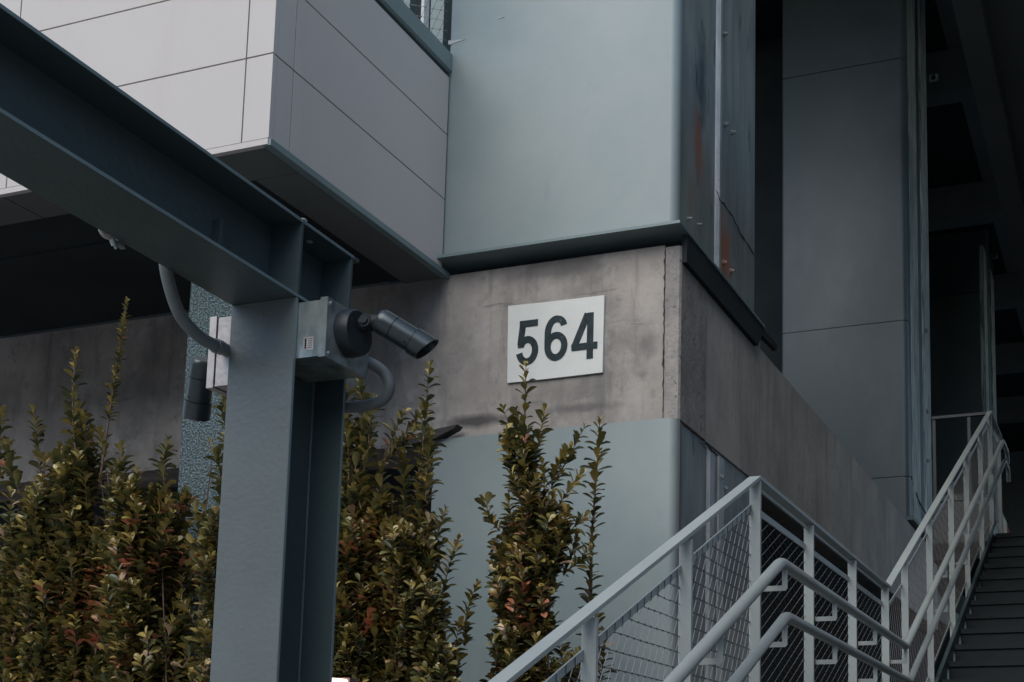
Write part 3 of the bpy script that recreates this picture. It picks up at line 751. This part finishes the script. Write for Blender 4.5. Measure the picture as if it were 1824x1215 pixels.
for a, b in zip(allp[:-1], allp[1:]):
    y0, y1 = a + .004, b + .003
    if b <= 3.65: sl, off, ang = SL, .107, (59, 0)
    elif b < 5.75: sl, off, ang = 0, .100, (27, -27)
    elif a < 5.75: sl, off, ang = SL * .9, .12, (59, 0)
    elif b < 10.3: sl, off, ang = SL, .12, (59, 0)
    else: sl, off, ang = 0, .1, (58, -58)
    zt0 = gz(y0) - off if a > 5.75 or b < 5.75 else 2.553 - off - .03
    zb0 = zt0 - .80
    for z, nm in ((zt0, 'net_bar'), (zb0, 'net_bar')):
        e_ = .006 if a != allp[0] else 0
        bm = bmesh.new(); prism(bm, [(y0, z), (y1, z + sl * (y1 - y0)), (y1, z + sl * (y1 - y0) + .02), (y0, z + .02)], 0, xr - .0165, xr - .0115)
        obj(nm, bm, M['rail'], gr, bevel=.001)
    if sl == 0 and b < 5.75:
        obj('light_strip', B(xr - .004, xr + .004, y0, y1, 2.520, 2.527), M['rail'], gr)
    spc = (.043, .037) if a < 3.6 else (.034, .034) if a < 5.7 else (.05, .05)
    net('wire', gr, (y0, y1), (sl, zb0 + .012, zt0 + .002), xr - .014, ang, spc, .001 if a < 3.6 else .0008, knots=a < 3.6)
    # lashing loops of the net round the bar
    if b < 3.7:
        n = int((y1 - y0) / .044)
        bm = bmesh.new()
        for k in range(n):
            yy = y0 + .02 + k * .044; z = zt0 + sl * (yy - y0) + .007
            tube(bm, [(xr - .014 + .0045 * math.cos(q), yy + .012 * math.sin(q * .5), z + .004 + .012 * math.sin(q)) for q in [i * math.pi / 4 for i in range(9)]], .0009, 4, False)
        o = obj('lashing', bm, M['cable_dark'], gr); o['kind'] = 'stuff'

# ---- two round handrails on cranked brackets
def handrail(label, pts, zoff, brackets, r=.0178):
    t = thing('handrail', label, 'handrail', pts[0])
    # soften the knees
    P = [Vector(p) for p in pts]; out = [P[0]]
    for i in range(1, len(P) - 1):
        a, b, c = P[i - 1], P[i], P[i + 1]
        d1 = (a - b).normalized() * .035; d2 = (c - b).normalized() * .035
        for k in range(5):
            q = k / 4; out.append((b + d1) * (1 - q) ** 2 + b * 2 * q * (1 - q) + (b + d2) * q * q)
    out.append(P[-1])
    bm = bmesh.new(); tube(bm, out, r, 20); obj('pipe', bm, M['rail'], t, smooth='auto')
    def zp(y):
        for a, b in zip(P[:-1], P[1:]):
            if a.y <= y <= b.y: return a.z + (b.z - a.z) * (y - a.y) / (b.y - a.y)
        return P[-1].z
    for y in brackets:
        z = zp(y + .0) - r
        w_ = .003
        bm = bmesh.new()
        yb = y + .022
        prism(bm, [(xr + .0175, z - .044), (xr + .0175, z - .060), (-.992, z - .060), (-.986, z - .054), (-.986, zp(yb) - r + .004), (-1.002, zp(yb) - r + .004), (-1.002, z - .044)], 1, yb - w_, yb + w_)
        obj('bracket', bm, M['rail'], t, bevel=.0012)
    return t
xh = -.995
hb = [1.83, 2.433, 3.024, 3.642, 4.304, 5.015, 5.715, 7.037, 7.929, 8.708, 9.576]
handrail('upper of the two round steel handrails beside the cable net guard', [(xh, 1.0, 2.283 - SL * 2.62), (xh, 3.62, 2.283), (xh, 5.75, 2.270), (xh, 10.43, 4.478), (xh, 10.75, 4.478), (xh, 10.80, 4.38)], 0, hb)
handrail('lower of the two round steel handrails beside the cable net guard', [(xh, 1.2, 2.130 - SL * 2.48), (xh, 3.68, 2.130), (xh, 5.84, 2.118), (xh, 10.55, 4.345), (xh, 10.82, 4.345), (xh, 10.86, 4.24)], 0, hb, .0165)

# guard across the back of the upper landing
bgr = thing('landing_guard', 'dark cross guard with mesh at the top of the stairs', 'railing', (-1.7, 10.4, 3.6))
obj('top_rail', B(-1.56, -1.10, 10.38, 10.42, 4.70, 4.722), M['dark_steel'], bgr)
obj('mid_rail', B(-1.56, -1.10, 10.385, 10.415, 4.00, 4.05), M['dark_steel'], bgr)
obj('mesh_screen', B(-1.56, -1.10, 10.395, 10.402, 3.62, 3.99), M['dark_steel'], bgr)
for x in (-1.26, -1.545):
    obj('post', B(x - .012, x + .012, 10.392, 10.408, 3.61, 4.70), M['dark_steel'], bgr)
bd = thing('striped_board', 'small pale board with a red stripe at the top of the stairs', 'board', (-1.02, 11.2, 3.75))
bm = bmesh.new(); prism(bm, [(-1.075, 3.62), (-1.075, 4.03), (-1.03, 3.92), (-1.028, 3.62)], 1, 10.98, 11.0)
obj('panel', bm, M['pale_teal'], bd)
bm = bmesh.new(); prism(bm, [(-1.026, 3.90), (-1.0, 3.80), (-.955, 3.66), (-.985, 3.66), (-1.026, 3.82)], 1, 10.98, 11.0)
obj('stripe', bm, M['red'], bd)
# small bulkhead fittings glinting on the dark column edges
for (x, y, z, n_) in ((-2.2, 15.2, 10.55, 'upper'), (-2.2, 22.3, 11.15, 'lower')):
    f = thing('deck_bracket', 'small pale metal bracket on the %s dark deck edge near a column top' % ('nearer' if n_ == 'upper' else 'farther'), 'bracket', (x, y, z))
    bm = bmesh.new(); box(bm, x - .055, x + .055, y, y + .02, z - .045, z + .045); obj('plate', bm, M['galv'], f)
    bm = bmesh.new(); cyl(bm, (x, y - .02, z), (x, y - .001, z), .03, 10); obj('bolt', bm, M['black'], f)

# lit lamp low behind the post
lp = thing('garden_light', 'small lit warm white light low among the leaves behind the post', 'light', (-3.06, 4.4, 1.6))
obj('housing', B(-3.10, -3.01, 4.405, 4.46, 1.99, 2.050), M['rust'], lp)
bm = bmesh.new(); cyl(bm, (-3.095, 4.39, 2.036), (-3.018, 4.39, 2.028), .014, 16)
obj('lit_tube', bm, M['lamp'], lp)
obj('stake', B(-3.06, -3.05, 4.45, 4.46, .46, 1.989), M['black'], lp)

# ================================================================ SHRUBS
def leaf_template(seed):
    rr = random.Random(seed)
    n = 6; prof = [.08, .5, .86, 1.0, .66, .0]; T = [0, .25, .5, .74, .93, 1]
    curl = rr.uniform(.10, .42); fold = rr.uniform(.2, .6)
    vs = []; fs = []
    for i in range(n):
        t = T[i]; hwid = prof[i] * rr.uniform(.225, .255)
        z = -curl * t * t * .9
        row = [(-hwid, t, z + hwid * fold), (0, t, z), (hwid, t, z + hwid * fold)]
        if i == n - 1: row = [(0, t, z)]
        vs.append(row)
    V = []; idx = []
    for row in vs:
        idx.append([len(V) + k for k in range(len(row))]); V += row
    for i in range(n - 2):
        a, b = idx[i], idx[i + 1]
        fs += [(a[0], a[1], b[1], b[0]), (a[1], a[2], b[2], b[1])]
    a, b = idx[n - 2], idx[n - 1]
    fs += [(a[0], a[1], b[0]), (a[1], a[2], b[0])]
    return V, fs
TEMPL = [leaf_template(i) for i in range(7)]
LEAFMESH = {}
for i, (V, F) in enumerate(TEMPL):
    for j, m in enumerate(LM):
        me = bpy.data.meshes.new('leaf'); me.from_pydata(V, [], F); me.materials.append(m)
        for p in me.polygons: p.use_smooth = True
        LEAFMESH[i, j] = me
HOT = [((-4.68, 4.5, 2.39), .2), ((-4.63, 4.5, 2.49), .14), ((-4.26, 4.5, 2.94), .10), ((-4.28, 4.5, 2.64), .16), ((-4.0, 4.5, 2.57), .12), ((-4.35, 4.5, 2.2), .14),
       ((-3.24, 4.7, 2.70), .14), ((-3.26, 4.7, 2.4), .14), ((-2.63, 5, 2.66), .12), ((-2.57, 5, 2.80), .10), ((-2.61, 5, 2.42), .14), ((-2.38, 5, 2.78), .07)]
def shrub(label, y, spans, shoots, seed, depth=.2, density=820, size=1.0, objmax=300, gold=()):
    rr = random.Random(seed)
    allx = [p[0][0] for p in shoots] + [x for s_ in spans for x in s_[1:]]
    xc = sum(allx) / len(allx)
    root = thing('shrub', label, 'shrub', (xc, y, .46), 'leafy shrubs in the bed in front of the building')
    stem = bmesh.new(); leaves = []
    def add_shoot(base, tip, full, gap=.0145, r0=.004, leafy=(.0, 1.0), lsz=1.0, tipmat=None, bend=.02, slim=False):
        base, tip = Vector(base), Vector(tip)
        mid = base.lerp(tip, .5) + Vector((rr.uniform(-bend, bend), rr.uniform(-bend, bend), 0))
        P = bez([base, mid, tip], 5)
        tube(stem, P, r0, 5, False, [r0 * (1 - .7 * i / (len(P) - 1)) for i in range(len(P))])
        L = (tip - base).length; n = max(3, int(L * (leafy[1] - leafy[0]) / gap))
        phi = rr.uniform(0, 6.28)
        for i in range(n + 1):
            t = leafy[0] + (leafy[1] - leafy[0]) * i / n
            f = t * (len(P) - 1); k = min(int(f), len(P) - 2); p = P[k].lerp(P[k + 1], f - k)
            ax = (P[k + 1] - P[k]).normalized()
            s_ = ax.cross(Vector((0, 1, .1))).normalized(); u = s_.cross(ax)
            phi += math.pi / 2 + rr.uniform(-.35, .35)
            near_tip = max(0, (t - .8) / .2)
            for side_ in (0, math.pi):
                if rr.random() < .10: continue
                a = phi + side_ + rr.uniform(-.25, .25)
                out = s_ * math.cos(a) + u * math.sin(a)
                lift = (math.radians(rr.uniform(28, 62)) if not slim else math.radians(rr.uniform(10, 50))) * (1 - near_tip) + math.radians(rr.uniform(60, 78)) * near_tip
                dirv = (out * math.cos(lift) + ax * math.sin(lift)).normalized()
                dirv = (dirv + Vector((0, 0, -.12)) * rr.random()).normalized()
                nrm = (ax * math.cos(lift) - out * math.sin(lift) + Vector((rr.uniform(-.3, .3),) * 3)).normalized()
                X = dirv.cross(nrm).normalized(); Z = X.cross(dirv)
                sz = rr.choice((rr.uniform(.034, .052), rr.uniform(.050, .074), rr.uniform(.052, .078))) * size * lsz * (1 - .35 * near_tip)
                wd = sz * rr.uniform(.95, 1.25)
                mtx = Matrix(((X.x * wd, dirv.x * sz, Z.x * sz, p.x), (X.y * wd, dirv.y * sz, Z.y * sz, p.y), (X.z * wd, dirv.z * sz, Z.z * sz, p.z), (0, 0, 0, 1)))
                hot = min(((Vector((p.x, 0, p.z)) - Vector((h[0][0], 0, h[0][2]))).length / h[1]) for h in HOT)
                c = rr.random()
                po = .17 if hot < 1 else .006
                if c < po and t < .8: mi = 4
                elif c < po + .035: mi = 3
                elif c < po + .035 + (.05 if p.z < 2.9 else .01): mi = 5
                else: mi = rr.choice((0, 0, 1, 2, 2))
                if tipmat is not None and t > .9: mi = tipmat
                elif near_tip > .2 and mi in (0, 4): mi = 1
                leaves.append((mtx, rr.randrange(7), mi))
    # body
    def span(z):
        for (za, a0, a1), (zb, b0, b1) in zip(spans[:-1], spans[1:]):
            if zb <= z <= za:
                f = (za - z) / (za - zb); return a0 + (b0 - a0) * f, a1 + (b1 - a1) * f
        return None
    if spans:
        area = sum((za - zb) * ((a1 - a0) + (b1 - b0)) / 2 for (za, a0, a1), (zb, b0, b1) in zip(spans[:-1], spans[1:]))
        z = spans[0][0]
        zbot = spans[-1][0] - .15
        wmid = spans[len(spans) // 2][2] - spans[len(spans) // 2][1]
        ncl = max(3, int(wmid / .105))
        H_ = spans[0][0] - zbot
        cl_ = [((k + .5 + rr.uniform(-.25, .25)) / ncl, rr.uniform(0, .30) * H_, rr.uniform(-1, 1)) for k in range(ncl)]
        for _ in range(int(area * density)):
            cf_, drop, cy_ = rr.choice(cl_)
            z = rr.uniform(zbot, spans[0][0] - drop); sp = span(max(z, spans[-1][0]))
            f = min(1, max(0, cf_ + rr.gauss(0, .052 / max(.08, sp[1] - sp[0])))); x = sp[0] + (sp[1] - sp[0]) * f
            yy = y + depth * (.6 * cy_ + rr.uniform(-.5, .5))
            tip = Vector((x, yy, z))
            L = rr.uniform(.10, .30)
            lean = Vector(((f - .5) * .7 + rr.uniform(-.22, .22), (yy - y) / depth * .45 + rr.uniform(-.2, .2), 1)).normalized()
            add_shoot(tip - lean * L, tip, True)
        # main stems down to the soil
        zb, a0, a1 = spans[-1]
        for _ in range(3):
            x = rr.uniform(a0, a1); xb = xc + (x - xc) * .4
            P = bez([(xb, y + rr.uniform(-.05, .05), .46), ((x + xb) / 2 + rr.uniform(-.04, .04), y, zb * .6), (x, y + rr.uniform(-.1, .1), zb + .1), ((spans[0][1] + spans[0][2]) / 2 + (x - xc) * .4, y, spans[0][0] - .12)], 6)
            P = [q + Vector((rr.uniform(-.008, .008), rr.uniform(-.008, .008), 0)) for q in P]
            tube(stem, P, .009, 6, False, [.008 - .0055 * i / (len(P) - 1) for i in range(len(P))])
    for sh_ in shoots:
        (tx, tz), (bx_, bz) = sh_[0], sh_[1]
        opt = sh_[2] if len(sh_) > 2 else {}
        dy = opt.pop('dy', rr.uniform(-.05, .05))
        add_shoot((bx_, y + dy, bz), (tx, y + dy + opt.pop('ty', 0), tz), True, **opt)
        if not spans:
            P = bez([(bx_ - .02, y + dy, .46), (bx_ + .02, y + dy, 1.4), (bx_, y + dy, bz)], 6); tube(stem, P, .006, 6, False)
    obj('stems', stem, M['stem'], root, smooth=True)
    cam_p = Vector((0, 0, 1.6))
    vis = lambda l: (l[0].translation - cam_p).length + (5 if l[0].translation.z < 1.93 else 0)
    leaves.sort(key=vis)
    inv = root.matrix_world.inverted()
    for mtx, ti, mi in leaves[:objmax]:
        o = bpy.data.objects.new('leaf', LEAFMESH[ti, mi]); C.objects.link(o); o.parent = root; o.matrix_basis = inv @ mtx
    rest = leaves[objmax:]
    if rest:
        V, F, MI = [], [], []
        for mtx, ti, mi in rest:
            tv, tf = TEMPL[ti]; b0 = len(V)
            V += [tuple(inv @ (mtx @ Vector(v))) for v in tv]
            for f in tf: F.append(tuple(i + b0 for i in f)); MI.append(mi)
        me = bpy.data.meshes.new('foliage'); me.from_pydata(V, [], F)
        for m in LM: me.materials.append(m)
        me.polygons.foreach_set('material_index', MI); me.polygons.foreach_set('use_smooth', [True] * len(F))
        o = bpy.data.objects.new('foliage', me); C.objects.link(o); o.parent = root; o['kind'] = 'stuff'
    return root

shrub('leafy shrub at the far left edge with two slender bare-stemmed tips', 4.7,
      [(3.07, -5.29, -4.86), (2.82, -5.34, -4.80), (2.41, -5.33, -4.73), (1.79, -5.26, -4.64)],
      [((-5.30, 3.45), (-5.28, 2.98)), ((-5.15, 3.46), (-5.05, 2.96), dict(leafy=(.38, 1.0), lsz=.85, r0=.006)), ((-5.23, 3.28), (-5.12, 3.02)),
       ((-4.97, 3.26), (-5.0, 2.98)), ((-5.02, 3.2), (-5.08, 2.9))], 11)
shrub('leafy shrub with a yellow tip and a tall dark spike, left of the post', 4.75,
      [(3.23, -4.93, -4.68), (3.04, -5.03, -4.51), (2.67, -4.98, -4.47), (1.79, -4.86, -4.39)],
      [((-4.88, 3.72), (-4.80, 3.07), dict(tipmat=3, gap=.02, r0=.006)), ((-4.98, 3.53), (-4.84, 3.10), dict(r0=.005)), ((-4.93, 3.5), (-4.86, 3.1)), ((-4.84, 3.40), (-4.80, 3.1)), ((-4.80, 3.35), (-4.76, 3.0)),
       ((-4.62, 3.96), (-4.71, 3.06), dict(leafy=(.34, 1.0), lsz=.62, gap=.0075, r0=.007, bend=.01)), ((-4.72, 3.30), (-4.71, 3.06)), ((-4.56, 3.12), (-4.6, 2.9))], 12)
shrub('low broad leafy shrub just left of the textured column', 4.7,
      [(3.09, -4.59, -4.22), (2.92, -4.64, -4.18), (2.38, -4.53, -4.14), (1.79, -4.48, -4.06)],
      [((-4.56, 3.20), (-4.49, 2.92)), ((-4.26, 3.21), (-4.25, 2.96)), ((-4.41, 3.07), (-4.39, 2.86))], 13)
shrub('thin shrub growing between the textured column and the post', 4.55,
      [(3.16, -3.88, -3.80), (2.90, -3.90, -3.77), (2.70, -3.93, -3.75), (2.35, -4.0, -3.74), (1.78, -4.02, -3.72)],
      [((-3.85, 3.38), (-3.81, 2.90)), ((-3.89, 3.13), (-3.82, 2.85)), ((-3.98, 2.84), (-3.90, 2.60))], 14, depth=.11, density=150)
shrub('shrub right behind the post, with a single spike rising beside the spotlight', 4.9,
      [(3.33, -3.48, -3.21), (3.15, -3.47, -3.20), (2.89, -3.46, -3.26), (2.63, -3.46, -3.21), (2.37, -3.46, -3.08), (1.79, -3.43, -3.11)],
      [((-2.99, 3.51), (-3.01, 3.10), dict(lsz=.8, gap=.02, r0=.005)), ((-3.37, 3.47), (-3.34, 3.21)), ((-3.14, 3.32), (-3.22, 3.12)), ((-3.03, 3.33), (-3.2, 3.16)), ((-3.44, 3.46), (-3.40, 3.16)),
       ((-3.08, 3.24), (-3.25, 3.10)), ((-3.5, 3.42), (-3.5, 3.1)), ((-3.28, 3.38), (-3.3, 3.1)), ((-2.98, 3.2), (-3.0, 2.9))], 15, depth=.15)
shrub('dark green shrub with a leafy central spike, in front of the black opening', 5.0,
      [(3.03, -3.20, -3.09), (2.82, -3.22, -3.03), (2.63, -3.24, -2.97), (2.48, -3.30, -2.90), (2.33, -3.38, -2.80), (1.79, -3.41, -2.72)],
      [((-3.18, 3.13), (-3.11, 2.64), dict(lsz=1.1)), ((-3.09, 3.09), (-3.07, 2.76)), ((-2.95, 2.86), (-3.03, 2.61)), ((-2.86, 2.71), (-2.94, 2.42)), ((-3.03, 3.23), (-3.02, 2.89)), ((-2.78, 2.52), (-2.83, 2.24))], 16, density=700)
shrub('tallest bushy shrub in front of the lower column, its tip crossing the number sign', 5.2,
      [(3.28, -2.76, -2.54), (3.09, -2.79, -2.45), (2.91, -2.84, -2.42), (2.75, -2.81, -2.38), (2.60, -2.83, -2.46), (2.39, -2.81, -2.50), (1.80, -2.80, -2.46)],
      [((-2.65, 3.56), (-2.65, 3.04), dict(r0=.007, gap=.026)), ((-2.79, 3.39), (-2.68, 3.10)), ((-2.56, 3.35), (-2.61, 3.07)), ((-2.37, 3.25), (-2.51, 3.01), dict(gap=.022)), ((-2.34, 2.83), (-2.46, 2.70)), ((-2.83, 2.94), (-2.76, 2.79)), ((-2.44, 3.16), (-2.52, 2.98)),
       ((-2.36, 3.02), (-2.48, 2.86)), ((-2.32, 2.68), (-2.44, 2.58)), ((-2.72, 3.36), (-2.67, 3.1))], 17, depth=.16, density=820)
shrub('single thin leafy shoot standing clear just right of the tallest shrub', 5.4, [],
      [((-2.37, 3.34), (-2.40, 2.78), dict(slim=False, gap=.020, r0=.006, dy=0, bend=.012, lsz=1.1)), ((-2.40, 2.79), (-2.39, 2.10), dict(gap=.020, r0=.007, dy=0, lsz=1.0))], 18)
shrub('small low shrub partly behind the sloping stair rail', 5.3,
      [(2.30, -2.50, -2.43), (2.24, -2.58, -2.38), (1.80, -2.60, -2.32)],
      [((-2.35, 2.47), (-2.35, 2.13)), ((-2.54, 2.32), (-2.49, 2.11)), ((-2.29, 2.31), (-2.31, 2.06))], 19, depth=.1, density=420)

# ---- groups of like things
GROUPS = {'steel_column': 'steel columns of the building', 'junction_box': 'junction boxes on the post', 'bullet_spotlight': 'spotlights on the post',
          'flex_conduit': 'flexible conduits on the post', 'handrail': 'round handrails of the stairs', 'deck_bracket': 'small brackets under the deck'}
for o in bpy.data.objects:
    k = o.name.split('.')[0]
    if o.parent is None and k in GROUPS: o['group'] = GROUPS[k]
